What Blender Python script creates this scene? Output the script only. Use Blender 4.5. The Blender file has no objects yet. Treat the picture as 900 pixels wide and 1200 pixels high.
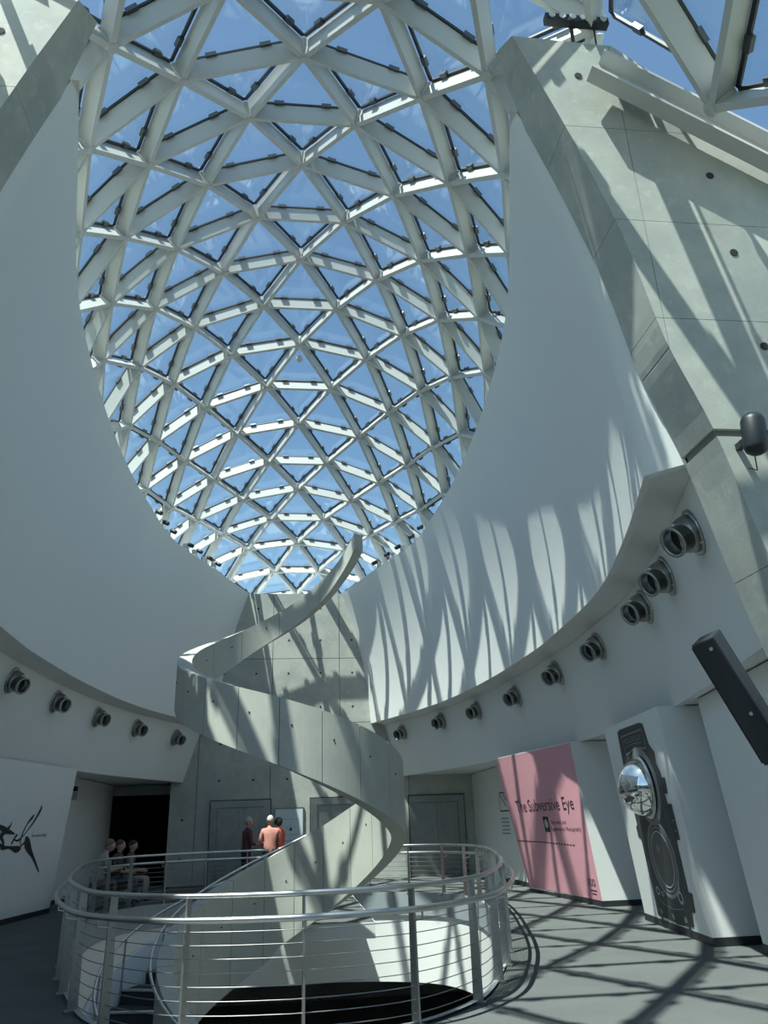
import bpy, bmesh, math, random
from mathutils import Vector, Matrix
random.seed(7)
SC = bpy.context.scene
COL = SC.collection
R_ = math.radians

# ------------------------------------------------------------------ camera
cam_d = bpy.data.cameras.new('camera'); cam = bpy.data.objects.new('camera', cam_d); COL.objects.link(cam)
YAW, PITCH, ROLL, FPX = R_(7.0), R_(22.0), R_(2.0), 901.0
fw = Vector((math.sin(YAW)*math.cos(PITCH), math.cos(YAW)*math.cos(PITCH), math.sin(PITCH)))
rt0 = Vector((math.cos(YAW), -math.sin(YAW), 0)); up0 = rt0.cross(fw)
rt = rt0*math.cos(ROLL) - up0*math.sin(ROLL); up = rt0*math.sin(ROLL) + up0*math.cos(ROLL)
CAMP = Vector((0, 0, 1.6))
cam.matrix_world = Matrix(((rt.x, up.x, -fw.x, CAMP.x), (rt.y, up.y, -fw.y, CAMP.y), (rt.z, up.z, -fw.z, CAMP.z), (0, 0, 0, 1)))
cam_d.sensor_fit = 'VERTICAL'; cam_d.sensor_height = 36.0; cam_d.lens = FPX/1200*36.0
cam_d.clip_start = 0.05; cam_d.clip_end = 2000
SC.camera = cam

# ------------------------------------------------------------------ light
SUN = Vector((0.335, 0.29, -1.0)).normalized()
world = bpy.data.worlds.new('sky'); SC.world = world; world.use_nodes = True
wn = world.node_tree; wn.nodes.clear()
wo = wn.nodes.new('ShaderNodeOutputWorld'); wb = wn.nodes.new('ShaderNodeBackground'); ws = wn.nodes.new('ShaderNodeTexSky')
ws.sky_type = 'NISHITA'; ws.sun_disc = False; ws.sun_elevation = math.asin(-SUN.z)
ws.sun_rotation = math.atan2(-SUN.x, -SUN.y); ws.air_density = 1.0; ws.dust_density = 0.9; ws.ozone_density = 1.1; ws.altitude = 10
wb.inputs['Strength'].default_value = 0.16
wm = wn.nodes.new('ShaderNodeMix'); wm.data_type = 'RGBA'; wm.blend_type = 'MULTIPLY'; wm.inputs[0].default_value = 1.0
wm.inputs[7].default_value = (0.90, 1.08, 1.06, 1)          # the photograph's cool white balance
wn.links.new(ws.outputs[0], wm.inputs[6]); wn.links.new(wm.outputs[2], wb.inputs['Color']); wn.links.new(wb.outputs[0], wo.inputs['Surface'])
sun_d = bpy.data.lights.new('sun', 'SUN'); sun_d.energy = 8.0; sun_d.angle = R_(0.53); sun_d.color = (0.95, 1.0, 0.90)
sun = bpy.data.objects.new('sun', sun_d); COL.objects.link(sun)
sun.rotation_euler = SUN.to_track_quat('-Z', 'Y').to_euler(); sun.location = (-12, -9, 32)
SC.view_settings.view_transform = 'Standard'; SC.view_settings.look = 'None'
SC.view_settings.exposure = 0.22; SC.view_settings.gamma = 1.0; SC.view_settings.use_curve_mapping = False
SC.cycles.max_bounces = 10; SC.cycles.diffuse_bounces = 8; SC.cycles.glossy_bounces = 4
SC.cycles.transparent_max_bounces = 24; SC.cycles.sample_clamp_indirect = 6.0
SC.cycles.caustics_reflective = False; SC.cycles.caustics_refractive = False

# ------------------------------------------------------------------ materials
def mat(name, col, rough=0.6, metal=0.0, noise=None, bump=None, spec=0.5):
    m = bpy.data.materials.new(name); m.use_nodes = True
    nt = m.node_tree; b = nt.nodes['Principled BSDF']
    b.inputs['Base Color'].default_value = (*col, 1); b.inputs['Roughness'].default_value = rough
    b.inputs['Metallic'].default_value = metal; b.inputs['Specular IOR Level'].default_value = spec
    if noise or bump:
        tc = nt.nodes.new('ShaderNodeTexCoord')
    if noise:                                   # list of (scale, second colour, low, high)
        last = None
        for sc_, c2, lo, hi in noise:
            n = nt.nodes.new('ShaderNodeTexNoise'); n.inputs['Scale'].default_value = sc_; n.inputs['Detail'].default_value = 6
            n.inputs['Roughness'].default_value = 0.62
            nt.links.new(tc.outputs['Object'], n.inputs['Vector'])
            mr = nt.nodes.new('ShaderNodeMapRange'); mr.inputs['From Min'].default_value = lo; mr.inputs['From Max'].default_value = hi
            nt.links.new(n.outputs['Fac'], mr.inputs['Value'])
            mx = nt.nodes.new('ShaderNodeMix'); mx.data_type = 'RGBA'
            nt.links.new(mr.outputs[0], mx.inputs[0])
            if last is None: mx.inputs[6].default_value = (*col, 1)
            else: nt.links.new(last, mx.inputs[6])
            mx.inputs[7].default_value = (*c2, 1); last = mx.outputs[2]
        nt.links.new(last, b.inputs['Base Color'])
    if bump:
        n = nt.nodes.new('ShaderNodeTexNoise'); n.inputs['Scale'].default_value = bump[0]; n.inputs['Detail'].default_value = 4
        nt.links.new(tc.outputs['Object'], n.inputs['Vector'])
        bp = nt.nodes.new('ShaderNodeBump'); bp.inputs['Strength'].default_value = bump[1]; bp.inputs['Distance'].default_value = bump[2]
        nt.links.new(n.outputs['Fac'], bp.inputs['Height']); nt.links.new(bp.outputs[0], b.inputs['Normal'])
    return m

def glass_mat():
    m = bpy.data.materials.new('dome_glass'); m.use_nodes = True
    nt = m.node_tree; nt.nodes.clear()
    o = nt.nodes.new('ShaderNodeOutputMaterial'); mx = nt.nodes.new('ShaderNodeMixShader')
    t = nt.nodes.new('ShaderNodeBsdfTransparent'); t.inputs[0].default_value = (0.955, 0.98, 0.98, 1)
    g = nt.nodes.new('ShaderNodeBsdfGlossy'); g.inputs['Roughness'].default_value = 0.02; g.inputs[0].default_value = (0.95, 0.97, 1, 1)
    lw = nt.nodes.new('ShaderNodeLayerWeight'); lw.inputs['Blend'].default_value = 0.5      # facing = 1 - |cos|
    pw = nt.nodes.new('ShaderNodeMath'); pw.operation = 'POWER'; pw.inputs[1].default_value = 5.0
    f = nt.nodes.new('ShaderNodeMath'); f.operation = 'MULTIPLY_ADD'; f.inputs[1].default_value = 0.95; f.inputs[2].default_value = 0.045
    nt.links.new(lw.outputs['Facing'], pw.inputs[0]); nt.links.new(pw.outputs[0], f.inputs[0])
    nt.links.new(f.outputs[0], mx.inputs[0]); nt.links.new(t.outputs[0], mx.inputs[1]); nt.links.new(g.outputs[0], mx.inputs[2])
    nt.links.new(mx.outputs[0], o.inputs[0])
    return m

M = {}
M['white'] = mat('white_paint', (0.80, 0.81, 0.80), 0.55, noise=[(0.7, (0.775, 0.79, 0.79), 0.4, 0.75)])
M['conc'] = mat('cast_concrete', (0.48, 0.49, 0.45), 0.75, noise=[(1.3, (0.36, 0.38, 0.355), 0.38, 0.66), (7.0, (0.55, 0.55, 0.50), 0.55, 0.78), (0.6, (0.33, 0.355, 0.345), 0.5, 0.75), (22, (0.30, 0.31, 0.30), 0.66, 0.8)], bump=(40, 0.12, 0.01))
M['conc_back'] = mat('concrete_joint', (0.17, 0.18, 0.17), 0.9)
M['ribbon'] = mat('smooth_concrete', (0.50, 0.505, 0.46), 0.7, noise=[(1.6, (0.42, 0.43, 0.40), 0.4, 0.75), (9.0, (0.54, 0.545, 0.5), 0.55, 0.85)], bump=(50, 0.08, 0.01))
M['hole'] = mat('tie_hole_dark', (0.03, 0.03, 0.03), 0.9)
M['carpet'] = mat('grey_carpet', (0.125, 0.132, 0.132), 0.95, noise=[(1.2, (0.10, 0.107, 0.109), 0.35, 0.7), (60, (0.155, 0.162, 0.162), 0.45, 0.8)], bump=(220, 0.3, 0.01), spec=0.1)
M['base'] = mat('dark_baseboard', (0.022, 0.026, 0.03), 0.5)
M['steelpaint'] = mat('white_steel_paint', (0.53, 0.545, 0.54), 0.4)
M['gasket'] = mat('dark_gasket', (0.03, 0.034, 0.038), 0.5)
M['clip'] = mat('glazing_clip', (0.10, 0.11, 0.12), 0.4, 0.6)
M['glass'] = glass_mat()
M['steel'] = mat('brushed_steel', (0.62, 0.62, 0.61), 0.3, 1.0)
M['post'] = mat('satin_steel_plate', (0.42, 0.43, 0.42), 0.42, 1.0)
M['cable'] = mat('steel_cable', (0.33, 0.33, 0.33), 0.4, 1.0)
M['duct'] = mat('galvanised_duct', (0.40, 0.41, 0.40), 0.3, 1.0, noise=[(9, (0.34, 0.35, 0.35), 0.4, 0.7)])
M['black'] = mat('matt_black', (0.012, 0.014, 0.016), 0.6)
M['blackp'] = mat('black_plastic', (0.02, 0.024, 0.03), 0.45)
M['pink'] = mat('pink_wall_print', (0.76, 0.365, 0.425), 0.6)
M['ink'] = mat('dark_plum_ink', (0.055, 0.028, 0.05), 0.6)
M['inkk'] = mat('black_ink', (0.012, 0.016, 0.02), 0.6)
M['elev'] = mat('elevator_steel', (0.26, 0.27, 0.265), 0.38, 0.9, noise=[(3, (0.33, 0.34, 0.335), 0.4, 0.7)])
M['mirror'] = mat('chrome_mirror', (0.9, 0.91, 0.92), 0.015, 1.0)
M['tread'] = mat('dark_tread', (0.05, 0.058, 0.066), 0.8)
M['nose'] = mat('steel_nosing', (0.6, 0.6, 0.58), 0.35, 1.0)
M['cam1'] = mat('print_charcoal', (0.030, 0.033, 0.038), 0.55, noise=[(30, (0.045, 0.048, 0.052), 0.4, 0.7)])
M['cam2'] = mat('print_grey', (0.22, 0.235, 0.245), 0.5)
M['cam3'] = mat('print_lightgrey', (0.45, 0.47, 0.48), 0.5)
M['cam4'] = mat('print_lens', (0.012, 0.018, 0.03), 0.3)
M['signw'] = mat('sign_white', (0.62, 0.68, 0.74), 0.4)
M['signg'] = mat('sign_grey', (0.3, 0.34, 0.36), 0.5)
M['ground'] = mat('lawn_and_paving', (0.16, 0.18, 0.11), 0.9, noise=[(0.08, (0.32, 0.31, 0.28), 0.45, 0.6)])
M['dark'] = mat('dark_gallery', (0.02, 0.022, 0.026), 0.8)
M['floor_lightened'] = mat('lightened_lower_floor', (0.34, 0.35, 0.35), 0.5, noise=[(40, (0.28, 0.29, 0.29), 0.4, 0.6)])  # lower floor tone lightened to stand in for light missing down there
M['lampglass'] = mat('lamp_lens', (0.55, 0.56, 0.55), 0.2)

# ------------------------------------------------------------------ mesh helpers
class MB:
    def __init__(s): s.v = []; s.f = []; s.m = []
    def add(s, vs, fs, mi=0):
        b = len(s.v); s.v += [tuple(x) for x in vs]; s.f += [tuple(i+b for i in f) for f in fs]; s.m += [mi]*len(fs); return s
    def box(s, c, sz, M3=None, mi=0):
        c = Vector(c); out = []
        for dx in (-.5, .5):
            for dy in (-.5, .5):
                for dz in (-.5, .5):
                    d = Vector((dx*sz[0], dy*sz[1], dz*sz[2])); out.append(c + (M3 @ d if M3 else d))
        return s.add(out, [(0, 1, 3, 2), (4, 6, 7, 5), (0, 4, 5, 1), (2, 3, 7, 6), (0, 2, 6, 4), (1, 5, 7, 3)], mi)
    def hexa(s, p, mi=0):      # 4 bottom (ccw), 4 top
        return s.add(p, [(3, 2, 1, 0), (4, 5, 6, 7), (0, 1, 5, 4), (1, 2, 6, 5), (2, 3, 7, 6), (3, 0, 4, 7)], mi)
    def tube(s, path, r, n=8, closed=False, mi=0, caps=True):
        path = [Vector(p) for p in path]; N = len(path); rings = []
        prevx = None
        for i, p in enumerate(path):
            if closed: t = path[(i+1) % N] - path[i-1]
            else: t = path[min(i+1, N-1)] - path[max(i-1, 0)]
            t.normalize()
            x = prevx if prevx is not None else (Vector((0, 0, 1)) if abs(t.z) < .9 else Vector((1, 0, 0)))
            x = (x - t*x.dot(t)).normalized(); prevx = x; y = t.cross(x)
            rr = r[i] if isinstance(r, (list, tuple)) else r
            rings.append([p + (x*math.cos(2*math.pi*k/n) + y*math.sin(2*math.pi*k/n))*rr for k in range(n)])
        vs = [q for g in rings for q in g]; fs = []
        for i in range(N if closed else N-1):
            a, b = i*n, ((i+1) % N)*n
            for k in range(n): fs.append((a+k, a+(k+1) % n, b+(k+1) % n, b+k))
        if not closed and caps: fs.append(tuple(range(n-1, -1, -1))); fs.append(tuple((N-1)*n+k for k in range(n)))
        return s.add(vs, fs, mi)
    def lathe(s, prof, T, n=20, mi=0):     # prof list of (r, h) about local z, T Matrix 4x4
        vs = []; fs = []
        for r, h in prof:
            for k in range(n):
                a = 2*math.pi*k/n; vs.append(T @ Vector((r*math.cos(a), r*math.sin(a), h)))
        for i in range(len(prof)-1):
            for k in range(n): fs.append((i*n+k, i*n+(k+1) % n, (i+1)*n+(k+1) % n, (i+1)*n+k))
        fs.append(tuple(range(n-1, -1, -1))); fs.append(tuple((len(prof)-1)*n+k for k in range(n)))
        return s.add(vs, fs, mi)
    def grid(s, rows, mi=0):
        n = len(rows[0]); vs = [p for r in rows for p in r]
        fs = [(i*n+k, i*n+k+1, (i+1)*n+k+1, (i+1)*n+k) for i in range(len(rows)-1) for k in range(n-1)]
        return s.add(vs, fs, mi)
    def mesh(s, name, mats, smooth=False):
        me = bpy.data.meshes.new(name); me.from_pydata(s.v, [], s.f)
        for m in (mats if isinstance(mats, (list, tuple)) else [mats]): me.materials.append(m)
        if any(s.m): me.polygons.foreach_set('material_index', s.m)
        if smooth: me.polygons.foreach_set('use_smooth', [True]*len(me.polygons))
        me.update(); return me
    def build(s, name, mats, parent=None, smooth=False):
        o = bpy.data.objects.new(name, s.mesh(name, mats, smooth)); COL.objects.link(o)
        if parent: o.parent = parent; o.matrix_parent_inverse = parent.matrix_world.inverted() if False else Matrix()
        return o

def link(name, me, parent=None, mw=None):
    o = bpy.data.objects.new(name, me); COL.objects.link(o)
    if parent: o.parent = parent
    if mw is not None: o.matrix_basis = mw
    return o
def empty(name, loc=(0, 0, 0), rz=0.0):
    o = bpy.data.objects.new(name, None); COL.objects.link(o); o.location = loc; o.rotation_euler = (0, 0, rz); o.empty_display_size = .2
    return o
def tag(o, label, cat, group=None):
    o['label'] = label; o['category'] = cat
    if group: o['group'] = group
    return o
def struct(o, label=None, cat=None):
    o['kind'] = 'structure'
    if label: o['label'] = label
    if cat: o['category'] = cat
    return o
def spline(pts, n):
    """smooth Catmull-Rom through 2D points, n samples each span"""
    P = [Vector(p) for p in pts]; out = []
    for i in range(len(P)-1):
        a = P[i-1] if i else P[0]*2-P[1]; b = P[i]; c = P[i+1]; d = P[i+2] if i+2 < len(P) else P[-1]*2-P[-2]
        for k in range(n):
            t = k/n
            out.append(.5*((2*b)+(c-a)*t+(2*a-5*b+4*c-d)*t*t+(3*b-a-3*c+d)*t**3))
    out.append(P[-1]); return out
def interp(tab, x):
    if x <= tab[0][0]: return tab[0][1]
    for (a, fa), (b, fb) in zip(tab, tab[1:]):
        if x <= b: return fa+(fb-fa)*(x-a)/(b-a)
    return tab[-1][1]
def smooth_tab(tab):   # (x, y) table -> dense smooth table
    return [(p.x, p.y) for p in spline([(a, b) for a, b in tab], 12)]
def frame(z, x_hint=(0, 0, 1)):
    z = Vector(z).normalized(); x = Vector(x_hint); x = (x - z*x.dot(z)).normalized(); y = z.cross(x)
    return Matrix((x, y, z)).transposed()
def TM(loc, M3): return Matrix.Translation(Vector(loc)) @ M3.to_4x4()

# ------------------------------------------------------------------ plan curves of the atrium (half widths along Y)
U_T = smooth_tab([(6.3, 2.40), (7.25, 2.65), (10.1, 3.35), (13.2, 3.68), (16.2, 3.77), (18.5, 3.66), (21.0, 3.42), (23.8, 2.48), (26.4, 1.62)])
L_T = smooth_tab([(6.3, 3.33), (8.5, 3.98), (10.8, 4.50), (13.6, 4.72), (15.2, 4.75), (18.0, 4.62), (20.9, 4.27), (23.4, 3.65), (26.4, 2.55)])
B_T = smooth_tab([(6.3, 4.22), (8.8, 4.90), (11.5, 5.50), (15.5, 5.72), (19.0, 5.35), (22.0, 4.85), (24.5, 4.15), (26.4, 3.5)])
XU = lambda y: interp(U_T, y); XL = lambda y: interp(L_T, y); XB = lambda y: interp(B_T, y)
ZU, ZL, ZB = 9.2, 4.7, 3.0
YS = [6.3+.15*i for i in range(5)] + [6.99 + (26.4-6.99)*i/59 for i in range(60)]

EDGE = [(-4.5, 5.6), (0, 4.85), (2.0, 4.36), (2.84, 4.10), (3.7, 3.90), (4.75, 3.68), (5.67, 3.40), (6.54, 3.24), (7.17, 3.10), (8.41, 2.73), (9.63, 2.31)]
# opening in the floor
HALF = [(0, 7.35), (0.55, 7.42), (1.06, 7.62), (1.55, 8.1), (1.95, 8.75), (2.5, 10.3), (2.85, 11.6), (3.15, 13.0), (3.55, 15.0), (3.85, 17.0), (3.86, 18.6), (3.4, 19.9), (2.4, 20.6), (1.2, 20.9), (0, 21.0)]
RIGHT = spline(HALF, 6)
OPEN = [Vector((p.x, p.y)) for p in RIGHT] + [Vector((-p.x, p.y)) for p in RIGHT[-2:0:-1]]     # closed, from front, ccw

# ------------------------------------------------------------------ floor and lower storey
XW, Y0, Y1 = 9.0, -6.0, 34.0
mb = MB(); outer = []
cx, cy = 0.0, 14.0
for p in OPEN:
    d = Vector((p.x-cx, p.y-cy)); k = 1e9
    if abs(d.x) > 1e-6: k = min(k, XW/abs(d.x))
    if d.y > 1e-6: k = min(k, (Y1-cy)/d.y)
    if d.y < -1e-6: k = min(k, (cy-Y0)/-d.y)
    outer.append(Vector((cx+d.x*k, cy+d.y*k)))
rows = [[(o.x, o.y, 0) for o in outer+outer[:1]], [(p.x, p.y, 0) for p in OPEN+OPEN[:1]]]
mb.grid(rows)
for cxn, cyn in ((XW, Y0), (-XW, Y0), (XW, Y1), (-XW, Y1)):      # corner triangles
    near = sorted(outer, key=lambda o: (o-Vector((cxn, cyn))).length)[:40]
    a = min((o for o in near if abs(o.x-cxn) < 1e-4), key=lambda o: abs(o.y-cyn)); b = min((o for o in near if abs(o.y-cyn) < 1e-4), key=lambda o: abs(o.x-cxn))
    mb.add([(a.x, a.y, 0), (cxn, cyn, 0), (b.x, b.y, 0)], [(0, 1, 2)])
floor = mb.build('floor', M['carpet']); struct(floor, 'grey carpeted floor around the oval stair opening', 'floor')
# slab edge
mb = MB(); mb.grid([[(p.x, p.y, 0.03) for p in OPEN+OPEN[:1]], [(p.x, p.y, -0.46) for p in OPEN+OPEN[:1]]])
mb.grid([[(p.x, p.y, 0.03) for p in OPEN+OPEN[:1]], [(p.x*1.02, 14+(p.y-14)*1.01, 0.03) for p in OPEN+OPEN[:1]]])
struct(mb.build('trim_1', M['signg']), 'grey slab edge around the stair opening', 'slab edge')
mb = MB(); mb.grid([[(p.x*1.01, 14+(p.y-14)*1.006, -0.46) for p in OPEN+OPEN[:1]], [(p.x*1.01, 14+(p.y-14)*1.006, -1.85) for p in OPEN+OPEN[:1]]])
mb.grid([[(p.x*1.01, 14+(p.y-14)*1.006, -1.85) for p in OPEN+OPEN[:1]], [(p.x*1.1, 14+(p.y-14)*1.05, -1.85) for p in OPEN+OPEN[:1]]])
mb.grid([[(p.x, p.y, -.46) for p in OPEN+OPEN[:1]], [(p.x*1.01, 14+(p.y-14)*1.006, -.46) for p in OPEN+OPEN[:1]]])
struct(mb.build('wall_stairwell', M['white'], smooth=True), 'white curved wall lining the stairwell below floor level', 'wall')
mb = MB(); mb.box((0, 14, -4.6), (18, 40, .1)); struct(mb.build('floor_lower', M['floor_lightened']), 'lower storey floor in a tone lightened for missing light', 'floor')
mb = MB()
for sx in (-1, 1): mb.box((sx*9.05, 14, -2.3), (.1, 40, 4.6))
for y in (-6.05, 34.05): mb.box((0, y, -2.3), (18.2, .1, 4.6))
struct(mb.build('wall_lower_bounce', M['white']), 'added white walls bouncing light in the lower storey', 'wall')  # added to shut out sky light, white so they bounce light
mb = MB(); mb.grid([[(p.x*1.1, 14+(p.y-14)*1.05, -1.86) for p in OPEN+OPEN[:1]], [(o.x, o.y, -1.86) for o in outer+outer[:1]]])
struct(mb.build('ceiling_lower_bounce', M['white']), 'added white ceiling bouncing light into the lower storey', 'ceiling')  # added as a white reflector to brighten the lower storey
mb = MB(); mb.box((0, 30, -4.8), (600, 600, .2)); struct(mb.build('ground', M['ground']), 'lawn and paving outside the building', 'ground')

mb = MB(); mb.box((0, -2.6, 1.6), (11.4, .2, 3.2))
for sx in (-1, 1): mb.box((sx*5.6, 1.5, 1.6), (.2, 8.2, 3.2))
struct(mb.build('wall_fill_block', M['conc']), 'unseen concrete wall added round the camera to cut sky fill', 'wall')  # unseen wall added behind and beside the camera to reduce sky fill
# ------------------------------------------------------------------ upper shells, bands, soffits, roof
for sx, side in ((-1, 'left'), (1, 'right')):
    def pt(x, y, z): return (sx*x, y, z)
    mb = MB()
    NZ = 10
    def XS(y, z):           # shell half width, flaring at the near end to meet the concrete leg
        t = (ZU-z)/(ZU-ZL); x = XU(y)+(XL(y)-XU(y))*(t+.8*t*(1-t)); w = max(0.0, (6.6-y)/.3)
        return x+w*max(0, interp(EDGE, z)+.03-x)
    mb.grid([[pt(XS(y, ZU+(ZL-ZU)*k/NZ), y, ZU+(ZL-ZU)*k/NZ) for y in YS] for k in range(NZ+1)])
    mb.grid([[pt(XS(y, ZL), y, ZL) for y in YS], [pt(XS(y, ZL)+.07, y, ZL-.02) for y in YS], [pt(XS(y, ZL)+.09, y, ZL+.05) for y in YS], [pt(max(XS(y, ZL)+.1, XL(y)+.47), y, ZL-.06) for y in YS]])
    o = mb.build('wall_upper_'+side, M['white'], smooth=False)
    for p in o.data.polygons: p.use_smooth = p.index < NZ*64
    struct(o, 'tall curved white shell wall under the dome on the %s' % side, 'wall')
    mb = MB(); mb.grid([[pt(XL(y)+.45+(XB(y)-XL(y)-.45)*k/4, y, 4.64+(ZB-4.64)*k/4) for y in YS] for k in range(5)])
    mb.grid([[pt(XB(y), y, ZB) for y in YS], [pt(XB(y)+.12, y, ZB) for y in YS]])
    o = mb.build('wall_band_'+side, M['white'], smooth=True)
    struct(o, 'white curved band wall carrying the air nozzles on the %s' % side, 'wall')
    # ceiling under the band, roof ledge, skin and outer walls (skin and outer walls unseen, added to keep light out)
    mb = MB(); mb.grid([[pt(XB(y)+.1, y, ZB+.02) for y in YS], [pt(9.0, y, ZB+.02) for y in YS]])
    mb.add([pt(3.5, 26.4, ZB+.02), pt(9, 26.4, ZB+.02), pt(9, 34, ZB+.02), pt(3.5, 34, ZB+.02)], [(0, 1, 2, 3)])
    struct(mb.build('ceiling_'+side, M['white']), 'low white ceiling over the %s gallery aisle' % side, 'ceiling')
    mb = MB()
    mb.grid([[pt(XU(y), y, ZU) for y in YS], [pt(XU(y)+1.3, y, ZU) for y in YS], [pt(XB(y)+.5, y, 4.95) for y in YS], [pt(9.05, y, 4.95) for y in YS]])
    mb.add([pt(9.05, 6.3, 4.95), pt(9.05, 34, 4.95), pt(9.05, 34, 0), pt(9.05, 6.3, 0)], [(0, 1, 2, 3)])
    mb.add([pt(3.0, 26.4, 4.95), pt(9.05, 26.4, 4.95), pt(9.05, 34, 4.95), pt(3.0, 34, 4.95)], [(0, 1, 2, 3)])
    mb.add([pt(XU(26.4)+1.3, 26.4, ZU), pt(XU(26.4)+1.3, 30.5, ZU), pt(4.0, 30.5, 4.95), pt(4.0, 26.4, 4.95)], [(0, 1, 2, 3)])
    struct(mb.build('roof_'+side, M['white']), 'pale roof ledge and added unseen outer skin at the foot of the dome on the %s' % side, 'roof')
mb = MB(); mb.box((0, 28.5, 9.1), (6.2, 4.0, .19)); mb.box((0, 34.1, 2.4), (18.2, .1, 5.2))
mb.box((0, 30.5, 6.9), (8.2, .1, 4.4))
struct(mb.build('roof_back', M['white']), 'pale roof slab behind the concrete core', 'roof')

# ------------------------------------------------------------------ concrete front wall (two leaning legs), cast in panels
def slice_bm(bm, planes):
    for co, no in planes:
        r = bmesh.ops.bisect_plane(bm, geom=bm.verts[:]+bm.edges[:]+bm.faces[:], plane_co=co, plane_no=no, clear_outer=True)
        ed = [e for e in r['geom_cut'] if isinstance(e, bmesh.types.BMEdge)]
        if ed: bmesh.ops.edgeloop_fill(bm, edges=ed)
def front_leg(sx, side):
    dense = [(p.x, p.y) for p in spline(EDGE, 5)]
    prof = [(x, z) for z, x in dense] + [(3.45, 9.6), (4.91, 8.3), (6.3, 7.0), (7.6, 5.8), (9.05, 4.6), (9.05, -4.5)]
    def prism(y0, y1, grow=0.0, topb=0.0):
        bm = bmesh.new(); f = []
        for y in (y0, y1):
            f.append([bm.verts.new((sx*(x+grow), y, z-(grow if z > 4.6 else 0)+(topb*max(0, z-8.9)/.73 if y == y1 else 0))) for x, z in prof])
        bm.faces.new(f[0]); bm.faces.new(f[1][::-1]); n = len(prof)
        for i in range(n): bm.faces.new((f[0][i], f[1][i], f[1][(i+1) % n], f[0][(i+1) % n]))
        bmesh.ops.recalc_face_normals(bm, faces=bm.faces); return bm
    bm = prism(5.74, 6.26, .03, .45); me = bpy.data.meshes.new('joint_core'); bm.to_mesh(me); bm.free(); me.materials.append(M['conc_back'])
    root = empty('wall_front_'+side)
    struct(root, 'leaning board-marked concrete leg framing the atrium on the %s' % side, 'wall')
    link('joint_core', me, root)
    zs = [-4.5, 1.1, 2.3, 3.5, 4.72, 5.93, 7.1, 8.33, 10.6]
    xs = [0, 3.42, 5.2, 7.0, 9.2]
    for i in range(len(zs)-1):
        for k in range(len(xs)-1):
            g = .003 if i != 3 else .003
            lo, hi = zs[i]+g, zs[i+1]-g
            if i == 3: hi -= .035
            if i == 4: lo += .035
            bm = prism(5.7, 6.3, 0, .5)
            pl = [((0, 0, lo), (0, 0, -1)), ((0, 0, hi), (0, 0, 1))]
            if k > 0: pl.append(((sx*(xs[k]+g), 0, 0), (-sx, 0, 0)))
            pl.append(((sx*(xs[k+1]-g), 0, 0), (sx, 0, 0)))
            slice_bm(bm, pl)
            if len(bm.faces) >= 4:
                me = bpy.data.meshes.new('concrete_panel'); bm.to_mesh(me); me.materials.append(M['conc']); link('concrete_panel', me, root)
            bm.free()
    hole = MB().lathe([(.042, 0), (.042, .05)], Matrix.Identity(4), 14).mesh('tie_hole', M['hole'])
    ring = MB().lathe([(.058, 0), (.058, .049)], Matrix.Identity(4), 14).mesh('tie_hole_rim', M['conc_back'])
    for x, z in ((3.0, 9.08), (4.1, 8.9), (4.25, 7.75), (4.3, 6.75), (4.37, 5.65), (4.45, 4.28), (4.5, 3.2), (5.4, 6.7), (5.45, 5.6), (5.5, 4.3)):
        link('tie_hole', hole, root, TM((sx*x, 5.692, z), frame((0, 1, 0))))
    return root
front_leg(1, 'right'); front_leg(-1, 'left')

# ------------------------------------------------------------------ concrete core at the back
core = empty('wall_back'); struct(core, 'concrete core wall with elevator doors at the far end', 'wall')
mb = MB(); mb.box((0.99, 26.75, 4.6), (9.7, .6, 9.18)); mb.build('joint_core', M['conc_back'], core)
xs = [-3.87, -3.05, -.75, 1.52, 3.75, 5.85]; zs = [0, 4.75, 6.9, 9.2]
for i in range(len(xs)-1):
    for k in range(len(zs)-1):
        mb = MB(); g = .009
        mb.box(((xs[i]+xs[i+1])/2, 26.44, (zs[k]+zs[k+1])/2), (xs[i+1]-xs[i]-2*g, .08, zs[k+1]-zs[k]-2*g)); mb.build('concrete_panel', M['conc'], core)
hole = MB().lathe([(.036, 0), (.036, .03)], Matrix.Identity(4), 10).mesh('tie_hole', M['hole'])
for ix in range(9):
    for iz in range(8):
        x, z = -3.45+1.08*ix, .75+1.13*iz
        if abs(x) > 3.3 and z > 3: continue
        if z < 2.6 and (-3.2 < x < -1.0 or -.6 < x < 1.8 or 3.0 < x < 5.4): continue
        link('tie_hole', hole, core, TM((x, 26.395, z), frame((0, 1, 0))))
# elevators
def elevator(n, x0, x1, h, label):
    e = empty('door_%d' % n, ((x0+x1)/2, 26.4, 0)); struct(e, label, 'door')
    w = x1-x0; f = .2
    mb = MB()
    for s in (-1, 1): mb.box((s*(w/2-f/2), -.03, h/2), (f, .10, h))
    mb.box((0, -.03, h-f/2), (w-2*f, .10, f)); mb.build('door_frame', M['elev'], e)
    mb = MB()
    for s in (-1, 1): mb.box((s*(w/2+.012), -.02, h/2), (.024, .07, h+.02))
    mb.box((0, -.02, h+.014), (w+.048, .07, .028)); mb.build('shadow_gap', M['black'], e)
    for s in (-1, 1):
        mb = MB(); mb.box((s*(w/2-f)/2, .0, (h-f)/2), ((w/2-f)-.012, .03, h-f-.02)); mb.build('door_leaf', M['elev'], e)
    mb = MB(); mb.box((0, -.05, .006), (w-2*f, .12, .012)); mb.build('sill', M['steel'], e)
elevator(1, -2.58, -.72, 2.4, 'steel elevator door behind the standing visitors')
elevator(2, .55, 2.4, 2.4, 'steel elevator door half hidden behind the spiral ribbon')
elevator(3, 3.72, 5.52, 2.38, 'steel elevator door beside the pink wall')

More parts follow.
